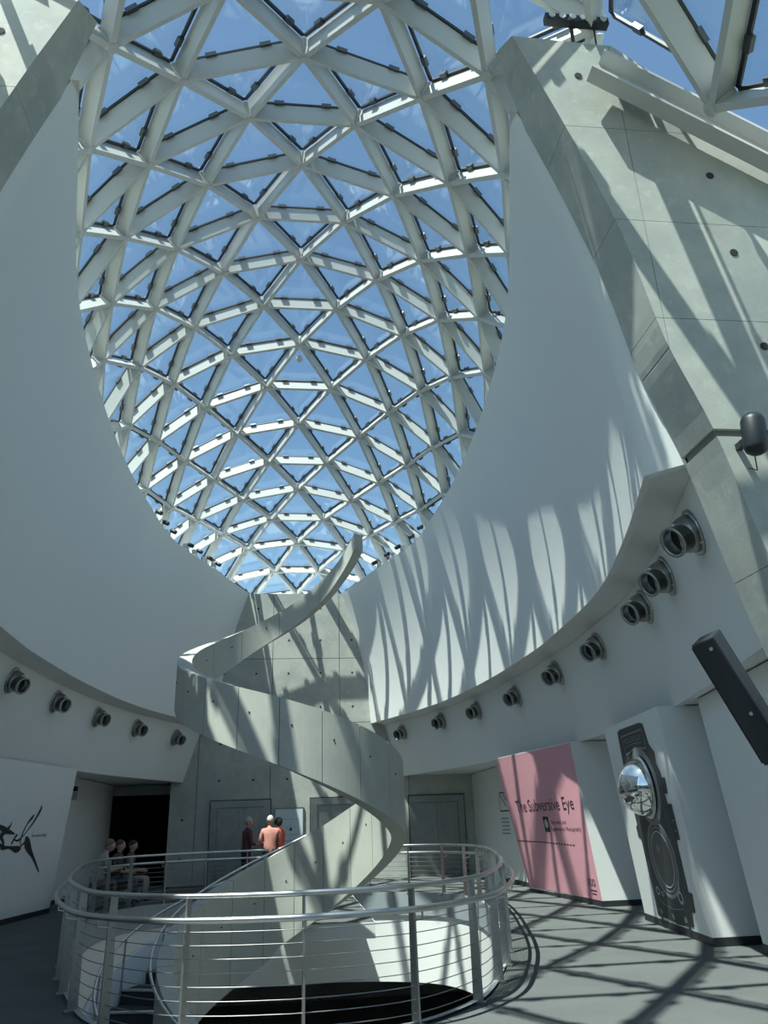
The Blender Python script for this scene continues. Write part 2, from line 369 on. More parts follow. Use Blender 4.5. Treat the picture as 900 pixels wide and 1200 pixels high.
# ------------------------------------------------------------------ aisle walls and piers
def bil(Q, u, v, off=0.0):
    a, b, d, e = [Vector(q) for q in Q]
    p = a*(1-u)*(1-v)+b*u*(1-v)+d*(1-u)*v+e*u*v
    if off:
        n = (b-a).cross(d-a).normalized()
        if n.x*p.x > 0: n = -n
        p = p + n*off
    return p
PINK = [(5.59, 19.68, 0), (5.81, 15.63, 0), (4.99, 19.68, 3.0), (5.53, 15.63, 3.0)]
PCAM = [(5.72, 13.53, 0), (5.34, 10.61, 0), (5.44, 13.53, 3.0), (5.08, 10.61, 3.0)]
PLFT = [(-5.9, 15.0, 0), (-5.32, 19.67, 0), (-5.82, 15.0, 3.0), (-5.05, 19.67, 3.0)]
def pier(name, Q, depth, matl, label, bb=True):
    a, b, d, e = [Vector(q) for q in Q]; sx = 1 if a.x > 0 else -1; ox = Vector((sx*depth, 0, 0))
    root = empty(name); struct(root, label, 'wall')
    mb = MB(); NG = 8
    mb.grid([[bil(Q, i/NG, k/NG) for i in range(NG+1)] for k in range(NG+1)])
    mb.grid([[a+ox*i/2+(d-a)*k/NG for i in range(3)] for k in range(NG+1)]); mb.grid([[b+ox*i/2+(e-b)*k/NG for i in range(3)] for k in range(NG+1)])
    mb.add([a+ox, b+ox, e+ox, d+ox], [(0, 1, 2, 3)]); mb.build('pier_body', M['white'], root)
    if matl:
        mb = MB(); mb.grid([[bil(Q, i/NG, .035+.957*k/NG, .004) for i in range(NG+1)] for k in range(NG+1)]); mb.build('coloured_panel', matl, root)
    mb = MB(); a2, b2 = bil(Q, 0, 0, .012), bil(Q, 1, 0, .012); h = Vector((0, 0, .105))
    ex = Vector((0, -.012, 0)) if a.y > b.y else Vector((0, .012, 0))
    mb.hexa([a2-ex, b2+ex, b2+ex+ox, a2-ex+ox, a2-ex+h, b2+ex+h, b2+ex+ox+h, a2-ex+ox+h]); mb.build('baseboard', M['base'], root)
    return root
pier('wall_pink', PINK, 1.3, M['pink'], 'white pier with a pink exhibition title panel')
pier('wall_mural', PCAM, 1.3, None, 'white pier carrying the vintage camera mural')
pier('wall_near_right', [(5.66, 10.0, 0), (5.2, 7.0, 0), (5.38, 10.0, 3.0), (4.7, 7.0, 3.0)], 1.3, None, 'white pier nearest the camera on the right')
pier('wall_signature', [(-6.3, 11.8, 0), PLFT[1], (-6.22, 11.8, 3.0), PLFT[3]][:0] or PLFT, 1.2, None, 'white pier on the left with a painted signature')
pier('wall_near_left', [(-5.5, 8.0, 0), (-5.9, 14.2, 0), (-5.3, 8.0, 3.0), (-5.82, 14.2, 3.0)], 1.2, None, 'white pier nearest the camera on the left')
mb = MB(); mb.box((7.2, 13.2, 1.5), (.1, 13.8, 3.0)); mb.box((7.0, 20.2, 1.5), (2.2, .1, 3.0)); mb.box((5.9, 23.3, 1.5), (.1, 6.2, 3.0)); struct(mb.build('wall_side_right', M['white']), 'white aisle wall behind the right piers', 'wall')
mb = MB(); mb.box((-7.1, 13.2, 1.5), (.1, 13.8, 3.0)); mb.box((-6.6, 19.72, 1.5), (1.3, .1, 3.0)); mb.box((-5.9, 23.6, 1.5), (.1, 7.8, 3.0)); struct(mb.build('wall_side_left', M['white']), 'white aisle wall in shade on the left', 'wall')
mb = MB(); mb.box((-5.84, 23.6, .052), (.03, 7.8, .105)); struct(mb.build('baseboard_left', M['base']), 'dark baseboard along the shaded left aisle wall', 'baseboard')
mb = MB(); mb.box((5.84, 23.2, .052), (.03, 6.2, .105)); struct(mb.build('baseboard_right', M['base']), 'dark baseboard beside the right elevator', 'baseboard')
# dark gallery beyond the left aisle
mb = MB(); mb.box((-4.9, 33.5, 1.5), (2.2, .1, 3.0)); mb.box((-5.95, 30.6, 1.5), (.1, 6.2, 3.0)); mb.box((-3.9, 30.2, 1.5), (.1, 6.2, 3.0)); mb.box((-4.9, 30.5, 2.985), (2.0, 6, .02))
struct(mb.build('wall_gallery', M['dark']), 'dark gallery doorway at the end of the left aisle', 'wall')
mb = MB(); mb.box((-4.9, 27.55, 2.84), (2.0, .12, .3)); struct(mb.build('trim_2', M['signg']), 'grey lintel over the dark gallery doorway', 'lintel')

# ------------------------------------------------------------------ the glass dome
SYM = {(-3, 5): (3.95, 5.1, 7.97), (-2, 4): (3.27, 5.85, 10.0), (-1, 3): (2.31, 6.82, 10.4), (-1, 1): (0.95, 6.59, 11.29),
(0, 4): (2.94, 8.42, 10.43), (0, 2): (1.71, 8.08, 11.45), (0, 0): (0.0, 7.91, 11.9), (1, 5): (3.42, 9.98, 10.33), (1, 3): (2.43, 9.68, 11.48), (1, 1): (0.86, 9.37, 12.3), (2, 4): (3.08, 11.24, 11.36), (2, 2): (1.69, 10.96, 12.4), (2, 0): (0.0, 10.82, 12.86), (3, 5): (3.6, 12.75, 11.07), (3, 3): (2.44, 12.56, 12.28), (3, 1): (0.87, 12.4, 13.04), (4, 6): (4.05, 14.25, 10.73), (4, 4): (3.08, 14.13, 11.99), (4, 2): (1.69, 14.03, 12.93), (4, 0): (0.0, 13.96, 13.34), (5, 5): (3.62, 15.64, 11.46), (5, 3): (2.46, 15.62, 12.59), (5, 1): (0.87, 15.58, 13.25), (6, 6): (4.04, 17.0, 10.67), (6, 4): (3.11, 17.15, 11.96), (6, 2): (1.73, 17.18, 12.89), (6, 0): (0.0, 17.16, 13.26), (7, 5): (3.64, 18.56, 11.06), (7, 3): (2.49, 18.71, 12.18), (7, 1): (0.88, 18.73, 12.89), (8, 4): (3.15, 20.16, 11.26), (8, 2): (1.75, 20.25, 12.19), (8, 0): (0.0, 20.26, 12.57), (8, 6): (4.1, 19.88, 10.26), (9, 5): (3.68, 21.53, 10.41), (9, 3): (2.5, 21.71, 11.38), (9, 1): (0.87, 21.76, 12.03), (10, 4): (3.13, 23.15, 10.63), (10, 2): (1.73, 23.24, 11.39), (10, 0): (0.0, 23.25, 11.77), (11, 3): (2.47, 24.72, 10.74), (11, 1): (0.87, 24.74, 11.31), (12, 2): (1.7, 26.23, 10.74), (12, 0): (0.0, 26.21, 10.97), (13, 1): (0.78, 27.68, 10.37)}
P_ = [0.0106, -0.0325, 2.6033, 0.4587, 0.0449, 0.1899, -0.0349, 6.6353, -0.7172, -1.8687, 0.5284, 0.5859, 9.8097, 6.3635, -0.0414, -0.3153, -0.0461, -0.4814]
FRONT = {-2: (5.2, 10.72), -3: (3.9, 10.12), -4: (2.65, 9.3), -5: (1.5, 8.25), -6: (.45, 7.0), -7: (-.45, 5.6), -8: (-1.2, 4.1), -9: (-1.75, 2.5), -10: (-2.1, .85)}
def dome_node(r, j):
    a = abs(j); s = 1 if j >= 0 else -1
    if (r, a) in SYM: x, y, z = SYM[(r, a)]; return Vector((s*x+.03, y, z))
    if r >= -1:
        t = (min(r, 12.6)-6)/7; L = 1.75
        Rr = P_[2]+P_[3]*t+P_[4]*t*t; psi = P_[5]+P_[6]*t
        Z0 = P_[7]+P_[8]*t+P_[9]*t*t+P_[10]*t**3+P_[11]*t**4; Yc = P_[12]+P_[13]*t+P_[14]*t*t+P_[15]*t**3; k = P_[16]+P_[17]*t
        e = max(0, r-12.6)
        Z0 -= e*.34; Yc += e*.78
        an = psi*a
        return Vector((s*Rr*math.sin(an)*L+.03, (Yc+k*Rr*(1-math.cos(an)))*L, (Z0-Rr*(1-math.cos(an)))*L+1.6))
    y0, z0 = FRONT[r]; Rr = min(3.8+.28*(-1-r), 5.4); an = .90/Rr*a; k = max(.42-.03*(-2-r), .1)
    return Vector((s*Rr*math.sin(an)+.03, y0+k*Rr*(1-math.cos(an)), z0-Rr*(1-math.cos(an))*.97))
NODE = {}
for r in range(-10, 17):
    for j in range(-9, 10):
        if (r+j) % 2: continue
        p = dome_node(r, j)
        if r >= -1 and p.z < 8.4: continue
        if r < -1 and p.z < -.3: continue
        if r < -1 and p.y > 4.5 and p.z < interp([(2.31, 9.6), (3.45, 9.6), (4.91, 8.3), (6.3, 7.0), (7.4, 5.8)], abs(p.x))-1.2: continue
        NODE[(r, j)] = p
TRI = []
for (r, j) in NODE:
    if (r, j+2) in NODE and (r+1, j+1) in NODE: TRI.append(((r, j), (r, j+2), (r+1, j+1)))
    if (r+1, j+1) in NODE and (r+1, j-1) in NODE: TRI.append(((r, j), (r+1, j+1), (r+1, j-1)))
def inside_wall(p, pad=0.0):
    if not (5.62-pad < p.y < 6.4+pad): return False
    x = abs(p.x); e = interp([(z, xx) for z, xx in EDGE], p.z)
    top = interp([(2.31, 9.75), (3.45, 9.65), (4.91, 8.35), (6.3, 7.05), (7.6, 5.8)], x)
    return x > e-pad and p.z < top
def blocked(ks):
    pts = [NODE[k] for k in ks]; c = sum(pts, Vector())/len(pts)
    return any(inside_wall(p, .15) for p in pts) or inside_wall(c, .2)
TRI = [t for t in TRI if not blocked(t)]
EDGES = sorted({tuple(sorted((t[a], t[b]))) for t in TRI for a, b in ((0, 1), (1, 2), (2, 0))})
NRM = {k: Vector() for k in NODE}
cen_axis = lambda p: Vector((0.03, min(max(p.y, 5), 22), 6.0))
for t in TRI:
    a, b, c = (NODE[k] for k in t); n = (b-a).cross(c-a)
    if n.dot((a+b+c)/3 - cen_axis((a+b+c)/3)) < 0: n = -n
    for k in t: NRM[k] += n.normalized()
for k in NRM:
    if NRM[k].length > 0: NRM[k].normalize()
def proj(p):
    d = p-CAMP; z = d.dot(fw)
    if z < .1: return None
    return 450+FPX*d.dot(rt)/z, 600-FPX*d.dot(up)/z, z
def rank(c, size):
    q = proj(c)
    if q is None or not (-120 < q[0] < 1020 and -140 < q[1] < 730): return 0
    return size/q[2]
dome = tag(empty('glass_dome', (0, 16, 9.2)), 'geodesic glass dome of white steel triangles over the atrium', 'dome')
DI = Matrix.Translation((0, -16, -9.2))
BD, BW = .26, .08
cube = MB().hexa([(-.5, -.5, 0), (.5, -.5, 0), (.5, .5, 0), (-.5, .5, 0), (-.5, -.5, 1), (.5, -.5, 1), (.5, .5, 1), (-.5, .5, 1)])
flange = MB().hexa([(-.5, -.5, -.12), (.5, -.5, -.12), (.5, .5, -.12), (-.5, .5, -.12), (-.5, -.5, 0), (.5, -.5, 0), (.5, .5, 0), (-.5, .5, 0)])
unit = MB()     # box web with a slightly wider inner flange
unit.hexa([(-.5, -.42, .1), (.5, -.42, .1), (.5, .42, .1), (-.5, .42, .1), (-.5, -.42, 1), (.5, -.42, 1), (.5, .42, 1), (-.5, .42, 1)])
unit.hexa([(-.5, -.5, 0), (.5, -.5, 0), (.5, .5, 0), (-.5, .5, 0), (-.5, -.5, .1), (.5, -.5, .1), (.5, .5, .1), (-.5, .5, .1)])
beam_me = unit.mesh('beam', M['steelpaint'])
items = []
for e in EDGES:
    if {(k[0], abs(k[1])) for k in e} == {(-3, 5), (-2, 4)}: continue        # the bolted edge channel takes its place
    a, b = NODE[e[0]], NODE[e[1]]; d = b-a; l = d.length; d.normalize(); n = NRM[e[0]]+NRM[e[1]]; n = (n-d*n.dot(d)).normalized(); s = n.cross(d)
    c = (a+b)/2
    mw = Matrix(((d.x*(l-.06), s.x*BW, n.x*BD, c.x), (d.y*(l-.06), s.y*BW, n.y*BD, c.y), (d.z*(l-.06), s.z*BW, n.z*BD, c.z), (0, 0, 0, 1)))
    items.append((rank(c, l), mw))
items.sort(key=lambda x: -x[0]); rest = MB()
for i, (rk, mw) in enumerate(items):
    if i < 300 and rk > 0:
        link('beam', beam_me, dome, DI @ mw)
    else: rest.add([DI @ (mw @ Vector(v)) for v in unit.v], unit.f)
if rest.v: rest.build('distant_beams', M['steelpaint'], dome)['kind'] = 'stuff'
hub_me = MB().lathe([(.045, -.03), (.075, -.02), (.085, 0), (.085, .26), (.06, .27)], Matrix.Identity(4), 12).mesh('hub', M['steelpaint'])
used = {k for e in EDGES for k in e}
for k in sorted(used): link('hub', hub_me, dome, DI @ TM(NODE[k], frame(NRM[k], (0, 1, 0))))
items = []
for t in TRI:
    P3 = [NODE[k] for k in t]; c = sum(P3, Vector())/3; n = (P3[1]-P3[0]).cross(P3[2]-P3[0]).normalized()
    nn = sum((NRM[k] for k in t), Vector())
    if n.dot(nn) < 0: P3 = [P3[0], P3[2], P3[1]]; n = -n
    items.append((rank(c, 1), c, n, P3))
items.sort(key=lambda x: -x[0])
def pane_geo(P3, c, n, pane, gas):
    off = n*(BD+.035)
    ins = [p + (c-p).normalized()*.07 + off for p in P3]
    pane.add([p for p in ins]+[p+n*.022 for p in ins], [(2, 1, 0), (3, 4, 5), (0, 1, 4, 3), (1, 2, 5, 4), (2, 0, 3, 5)])
    g2 = [p + (c-p).normalized()*.03 + off for p in P3]
    for i in range(3):
        a, b = g2[i], g2[(i+1) % 3]; d = (b-a); l = d.length; d.normalize(); s = n.cross(d); F = Matrix((d, s, n)).transposed()
        gas.box((a+b)/2 + s*.02 - n*.015, (l*.93, .05, .03), F)
        for f in (.27, .73): gas.box(a+d*l*f + s*.045 - n*.02, (.16, .085, .055), F, 1)
rp, rg = MB(), MB()
for i, (rk, c, n, P3) in enumerate(items):
    P3 = [DI @ p for p in P3]; c = DI @ c
    if i < 300 and rk > 0:
        pm, gm = MB(), MB(); pane_geo(P3, c, n, pm, gm)
        po = pm.build('pane', M['glass'], dome); gm.build('gasket', [M['gasket'], M['clip']], po)
    else: pane_geo(P3, c, n, rp, rg)
if rp.v: rp.build('distant_panes', M['glass'], dome)['kind'] = 'stuff'; rg.build('distant_gaskets', [M['gasket'], M['clip']], dome)['kind'] = 'stuff'
# steel edge channels bolted to the concrete legs
for sx in (-1, 1):
    a, b = Vector((sx*3.1, 5.56, 8.98)), Vector((sx*6.2, 5.56, 7.0)); d = (b-a).normalized(); s = Vector((0, -1, 0)); n = d.cross(s)*(1 if sx > 0 else -1)
    if n.z < 0: n = -n
    F = Matrix((d, s, n)).transposed(); l = (b-a).length; c = DI @ ((a+b)/2)
    mb = MB(); mb.box(c, (l, .03, .30), F); mb.box(c+n*.15+s*.08, (l, .18, .03), F); mb.box(c-n*.15+s*.08, (l, .18, .03), F)
    mb.build('edge_channel', M['steelpaint'], dome)
# small obstruction light on the dome
k = NODE[(6, 0)]

# ------------------------------------------------------------------ spiral staircase
CX, CY, RI, RO = -0.08, 13.0, 1.60, 1.83
TOP = smooth_tab([(-300, -1.8), (-220, -.62), (-145, .5), (-125, .78), (-102, 1.10), (-80, 1.41), (-46, 1.9), (-9, 2.30), (31, 2.68), (52, 2.89), (70, 3.07), (91, 3.27), (124, 3.58), (156, 3.92), (172, 4.14), (193, 4.42), (229, 4.90), (258, 5.36), (277, 5.72), (292, 6.06), (302, 6.31), (312, 6.62), (319, 6.88)])
HGT = smooth_tab([(-300, 1.6), (-123, 1.6), (-93, 1.45), (-66, 1.37), (-46, 1.28), (-9, 1.08), (22, 1.08), (45, 1.05), (67, 1.0), (90, .93), (109, .87), (132, .81), (159, .76), (190, .71), (218, .66), (249, .5), (280, .44), (293, .42), (303, .36), (312, .34), (319, .32)])
top = lambda s: interp(TOP, s); hgt = lambda s: interp(HGT, s)
def hp(R, s, z): a = R_(-s); return Vector((CX+R*math.cos(a), CY+R*math.sin(a), z))
stair = tag(empty('spiral_staircase', (CX, CY, 0)), 'concrete spiral staircase ribbon coiling up through the atrium', 'staircase')
SI = Matrix.Translation((-CX, -CY, 0))
def ribbon(s0, s1, ri, ro, dz0, dz1, step=2.5):
    mb = MB(); n = max(1, round((s1-s0)/step)); rows = []
    for i in range(n+1):
        s = s0+(s1-s0)*i/n; t, b = top(s)-dz0, top(s)-hgt(s)+dz1
        rows.append([SI @ hp(ri, s, b), SI @ hp(ro, s, b), SI @ hp(ro, s, t), SI @ hp(ri, s, t)])
    vs = [p for r in rows for p in r]; fs = []
    for i in range(n):
        for k in range(4): a, b = i*4+k, i*4+(k+1) % 4; fs.append((a, b, b+4, a+4))
    fs += [(3, 2, 1, 0), (n*4, n*4+1, n*4+2, n*4+3)]
    mb.add(vs, fs); return mb
ribbon(-300, 318.6, RI+.012, RO-.012, .012, .012).build('ribbon_core', M['conc_back'], stair)
cuts = [-300, -278, -256, -234, -212, -190, -168, -146, -124, -104, -86, -68, -49, -30, -8, 14, 36, 56, 75, 94, 113, 132, 151, 168, 190, 212, 236, 262, 290, 319]
for a, b in zip(cuts, cuts[1:]):
    ribbon(a+.16, b-.16, RI, RO, 0, 0).build('ribbon_panel', M['ribbon'], stair)
# tie holes on the ribbon
hole2 = MB().lathe([(.014, 0), (.014, .02)], Matrix.Identity(4), 8).mesh('ribbon_hole', M['hole'])
for a, b in list(zip(cuts, cuts[1:]))[3:27]:
    s = (a+b)/2+4; z = top(s)-hgt(s)*.36
    for R, sg in ((RO, 1), (RI, -1)):
        p = hp(R, s, z); n = Vector((p.x-CX, p.y-CY, 0)).normalized()*sg
        link('ribbon_hole', hole2, stair, SI @ TM(p-n*.012, frame(n)))
# flight of treads outside the ribbon
R2 = 2.72; tread_z = lambda s: top(s)-1.15
s = -95.0; first = True
while s > -285:
    z = tread_z(s); s2 = s-12.5; mb = MB(); ring = []
    for zz in (z-.05, z):
        ring += [SI @ hp(RO+.01, s, zz), SI @ hp(R2, s, zz), SI @ hp(R2, (s+s2)/2, zz), SI @ hp(R2, s2, zz), SI @ hp(RO+.01, s2, zz), SI @ hp(RO+.01, (s+s2)/2, zz)]
    mb.add(ring, [(5, 4, 3, 2, 1, 0), (6, 7, 8, 9, 10, 11)]+[(k, (k+1) % 6, (k+1) % 6+6, k+6) for k in range(6)])
    zb = tread_z(s2)
    A, B = SI @ hp(RO+.01, s2, zb-.04), SI @ hp(R2, s2, zb-.04); nrm = (B-A).cross(Vector((0, 0, 1))).normalized()*.015
    mb.hexa([A-nrm, B-nrm, B+nrm, A+nrm]+[q+Vector((0, 0, z-zb)) for q in (A-nrm, B-nrm, B+nrm, A+nrm)])
    t = mb.build('tread', M['tread'], stair)
    nb = MB(); A, B = SI @ hp(RO+.02, s2, z+.005), SI @ hp(R2-.01, s2, z+.005); nb.tube([A, B], .022, 6); nb.build('nosing', M['nose'], t)
    s = s2
def helix_tube(R, s0, s1, zf, r): return MB().tube([SI @ hp(R, s0+(s1-s0)*i/48, zf(s0+(s1-s0)*i/48)) for i in range(49)], r, 8)
helix_tube(RO+.09, -285, -78, lambda s: top(s)+.03, .021).build('handrail', M['steel'], stair, True)
helix_tube(R2-.09, -285, -88, lambda s: tread_z(s)+.95, .021).build('handrail', M['steel'], stair, True)
mb = MB(); rows = [[], [], [], []]
for i in range(49):
    s = -290+(-108+290)*i/48
    for k, (R, z) in enumerate(((R2, tread_z(s)-.4), (R2, tread_z(s)+.55), (R2+.08, tread_z(s)+.55), (R2+.08, tread_z(s)-.4))): rows[k].append(SI @ hp(R, s, z))
mb.grid(rows); mb.build('parapet', M['white'], stair, True)
mb = MB(); mb.grid([[SI @ hp(RO, -290+195*i/48, tread_z(-290+195*i/48)-.32) for i in range(49)], [SI @ hp(R2, -290+195*i/48, tread_z(-290+195*i/48)-.32) for i in range(49)]]); mb.build('stair_soffit', M['ribbon'], stair)
for i in range(10):
    s = -280+20*i; mb = MB(); mb.tube([SI @ hp(R2-.05, s, tread_z(s)), SI @ hp(R2-.09, s, tread_z(s)+.93)], .014, 6); mb.build('baluster', M['steel'], stair)
# landing bridge from the stair head to the floor
mb = MB(); mb.box((.5, 18.1, -.13), (1.9, 5.9, .26)); mb.box((.5, 18.1, .006), (1.86, 5.9, .012), mi=1)
land = mb.build('stair_landing', [M['white'], M['carpet']]); struct(land, 'landing bridging from the spiral stair to the far floor', 'landing')

# ------------------------------------------------------------------ guard railing round the opening
rail = tag(empty('guard_railing', (0, 14, 0)), 'stainless steel guard railing with flat posts round the stair opening', 'railing')
GI = Matrix.Translation((0, -14, 0))
loop = [p for p in OPEN]      # start at the front, ccw -> right, back, left
i0 = max(range(len(loop)), key=lambda i: (loop[i].y > 20 and loop[i].x > 1.35)*(10-loop[i].x))
i1 = max(range(len(loop)), key=lambda i: (loop[i].y > 20 and loop[i].x < -.45)*(10+loop[i].x))
path = loop[i1:] + loop[:i0+1]
def offs(path, d):
    out = []
    for i, p in enumerate(path):
        t = path[min(i+1, len(path)-1)]-path[max(i-1, 0)]; t.normalize(); n = Vector((t.y, -t.x)); out.append(p+n*d)
    return out
pl = offs(path, .06); LEN = [0]
for a, b in zip(pl, pl[1:]): LEN.append(LEN[-1]+(b-a).length)
def at_len(q):
    for i in range(len(pl)-1):
        if LEN[i+1] >= q: f = (q-LEN[i])/(LEN[i+1]-LEN[i]); p = pl[i].lerp(pl[i+1], f); t = (pl[i+1]-pl[i]).normalized(); return p, t
    return pl[-1], (pl[-1]-pl[-2]).normalized()
TOPZ = 1.07
MB().tube([GI @ Vector((p.x, p.y, TOPZ)) for p in pl], .024, 10).build('top_rail', M['steel'], rail, True)
MB().tube([GI @ Vector((p.x, p.y, .90)) for p in offs(path, .20)], .027, 10).build('hand_rail', M['steel'], rail, True)
for k in range(9):
    z = .10+.1*k; MB().tube([GI @ Vector((p.x, p.y, z)) for p in pl], 0.004, 5).build('cable', M['cable'], rail, True)
post_me = MB(); post_me.hexa([(-.05, -.009, 0), (.05, -.009, 0), (.05, .009, 0), (-.05, .009, 0), (-.035, -.009, 1.06), (.035, -.009, 1.06), (.035, .009, 1.06), (-.035, .009, 1.06)])
post_me.box((0, 0, .012), (.14, .09, .024)); post_me = post_me.mesh('post', M['post'])
br_me = MB(); br_me.tube([(.03, 0, .80), (.14, 0, .82), (.14, 0, .875)], .009, 6); br_me = br_me.mesh('bracket', M['steel'])
NP = round(LEN[-1]/.98)
mid = min(range(len(pl)), key=lambda i: pl[i].y+abs(pl[i].x-.14)*3); ph = LEN[mid] % (LEN[-1]/NP)
for i in range(NP):
    p, t = at_len(LEN[-1]*i/NP+ph); n = Vector((t.y, -t.x))
    F = Matrix(((n.x, t.x, 0), (n.y, t.y, 0), (0, 0, 1)))
    po = link('post', post_me, rail, GI @ TM((p.x, p.y, 0), F)); b = link('bracket', br_me, po)

# ------------------------------------------------------------------ air nozzles
DUCT = [(3.48, 25.38, 4.29), (4.29, 22.92, 4.32), (4.83, 20.54, 4.3), (5.16, 17.87, 4.27), (5.3, 15.22, 4.32), (5.19, 12.7, 4.31), (4.87, 10.09, 4.31), (4.53, 8.63, 4.31), (4.1, 7.07, 4.29), (-5.3, 15.3, 4.32), (-5.17, 17.78, 4.29), (-4.86, 20.34, 4.28), (-4.34, 22.74, 4.28), (-3.61, 25.04, 4.24)]
ORD = ['nearest the concrete core', 'second from the core', 'third from the core', 'fourth from the core', 'fifth from the core', 'sixth from the core', 'third from the concrete leg', 'second from the concrete leg', 'nearest the concrete leg']
ORDL = ['fifth from the concrete core', 'fourth from the concrete core', 'third from the concrete core', 'second from the concrete core', 'nearest the concrete core']
flange_me = bowl_me = barrel_me = throat_me = None
I4 = Matrix.Identity(4)
flange_me = MB().lathe([(.25, 0), (.25, .02), (.235, .03), (.22, .032)], I4, 28).mesh('flange', M['duct'], True)
bowl_me = MB().lathe([(.215, .02), (.20, .08), (.185, .14), (.16, .18), (.15, .19)], I4, 28).mesh('bowl', M['duct'], True)
barrel_me = MB().lathe([(.150, .10), (.150, .29), (.165, .295), (.165, .32), (.135, .32), (.132, .305), (.132, .15)], I4, 28).mesh('barrel', M['duct'], True)
throat_me = MB().lathe([(.131, .16), (.131, .20)], I4, 24).mesh('throat', M['black'])
bolt_me = MB().lathe([(.012, .02), (.012, .045)], I4, 8).mesh('bolt', M['steel'])
for i, (x, y, z) in enumerate(DUCT):
    sx = 1 if x > 0 else -1
    k = (4.64-z)/1.64; e = .05
    def surf(yy, zz): kk = (4.64-zz)/1.64; return Vector((sx*((XL(yy)+.45)*(1-kk)+XB(yy)*kk), yy, zz))
    p = surf(y, z); n = (surf(y+.1, z)-surf(y-.1, z)).cross(surf(y, z+.1)-surf(y, z-.1)).normalized()
    if n.x*sx > 0: n = -n
    d = (n*1.0 + Vector((0, -.42, -.2))).normalized()
    lab = ('round steel air nozzle on the right wall band, %s' % ORD[i]) if i < 9 else ('round steel air nozzle on the left wall band, %s' % ORDL[i-9])
    t = tag(empty('air_nozzle', p), lab, 'air nozzle', 'steel air nozzles on the wall band')
    for nm, me, ax in (('flange', flange_me, n), ('bowl', bowl_me, n)): link(nm, me, t, frame(ax).to_4x4())
    b = link('barrel', barrel_me, t, frame(d).to_4x4()); link('throat', throat_me, b)
    for a in range(4): link('bolt', bolt_me, t, frame(n).to_4x4() @ Matrix.Translation((.232*math.cos(a*math.pi/2+.78), .232*math.sin(a*math.pi/2+.78), 0)))

# ------------------------------------------------------------------ lettering and prints
def text_geo(s, size=1.0):
    cu = bpy.data.curves.new('t', 'FONT'); cu.body = s; cu.size = size; cu.resolution_u = 3
    o = bpy.data.objects.new('t', cu); COL.objects.link(o)
    dg = bpy.context.evaluated_depsgraph_get(); me = bpy.data.meshes.new_from_object(o.evaluated_get(dg))
    vs = [Vector(v.co) for v in me.vertices]; fs = [tuple(p.vertices) for p in me.polygons]
    bpy.data.objects.remove(o); bpy.data.curves.remove(cu); bpy.data.meshes.remove(me)
    return vs, fs
def islands(vs, fs):
    par = list(range(len(vs)))
    def find(a):
        while par[a] != a: par[a] = par[par[a]]; a = par[a]
        return a
    for f in fs:
        for q in f[1:]: par[find(q)] = find(f[0])
    comp = {}
    for f in fs: comp.setdefault(find(f[0]), []).append(f)
    out = []
    for k, ff in comp.items():
        ids = sorted({q for f in ff for q in f}); x0, x1 = min(vs[q].x for q in ids), max(vs[q].x for q in ids)
        for o in out:                       # dots and stems of one letter overlap in x
            if min(o[1], x1)-max(o[0], x0) > .6*min(o[1]-o[0], x1-x0): o[0] = min(o[0], x0); o[1] = max(o[1], x1); o[2] += ff; break
        else: out.append([x0, x1, list(ff)])
    return sorted(out)
def text_on(name, s, Q, u0, u1, v0, h, matl, label, off=.008, cat='lettering', letters=False):
    vs, fs = text_geo(s); x0 = min(v.x for v in vs); x1 = max(v.x for v in vs); cap = .73
    P = [bil(Q, u0+(v.x-x0)/(x1-x0)*(u1-u0), v0+v.y/cap*h, off) for v in vs]
    if letters:
        root = tag(empty(name, bil(Q, (u0+u1)/2, v0)), label, cat); T = Matrix.Translation(-root.location)
        for a, b, ff in islands(vs, fs):
            ids = sorted({q for f in ff for q in f}); ix = {q: i for i, q in enumerate(ids)}
            MB().add([T @ P[q] for q in ids], [tuple(ix[q] for q in f) for f in ff]).build('letter', matl, root)
        return root
    return tag(MB().add(P, fs).build(name, matl), label, cat)
def poly_on(mb, Q, pts, off, mi=0):
    """flat print from an outline (ear clipped)"""
    from mathutils.geometry import tessellate_polygon
    P = [bil(Q, u, v, off) for u, v in pts]; tri = tessellate_polygon([[Vector((u*3, v*3, 0)) for u, v in pts]])
    mb.add(P, [tuple(t) for t in tri], mi)
def ell_on(mb, Q, c, ru, rv, off, mi=0, n=40, inner=None):
    o = [bil(Q, c[0]+ru*math.cos(2*math.pi*k/n), c[1]+rv*math.sin(2*math.pi*k/n), off) for k in range(n)]
    if inner is None: mb.add(o, [tuple(range(n))], mi)
    else:
        i = [bil(Q, c[0]+inner*ru*math.cos(2*math.pi*k/n), c[1]+inner*rv*math.sin(2*math.pi*k/n), off) for k in range(n)]
        mb.add(o+i, [(k, (k+1) % n, n+(k+1) % n, n+k) for k in range(n)], mi)
def stroke_on(mb, Q, pts, w, off, mi=0):   # pts (u,v) or (u,v,width m)
    a, b, d, e = [Vector(q) for q in Q]; su = (b-a).length; sv = (d-a).length
    P = [Vector((p[0]*su, p[1]*sv)) for p in pts]; W = [(p[2] if len(p) > 2 else w) for p in pts]; l, r = [], []
    for i, p in enumerate(P):
        t = (P[min(i+1, len(P)-1)]-P[max(i-1, 0)]).normalized(); n = Vector((-t.y, t.x)); l.append(p+n*W[i]/2); r.append(p-n*W[i]/2)
    g = lambda q: bil(Q, q.x/su, q.y/sv, off)
    mb.add([g(q) for q in l]+[g(q) for q in r], [(i, i+1, len(P)+i+1, len(P)+i) for i in range(len(P)-1)], mi)

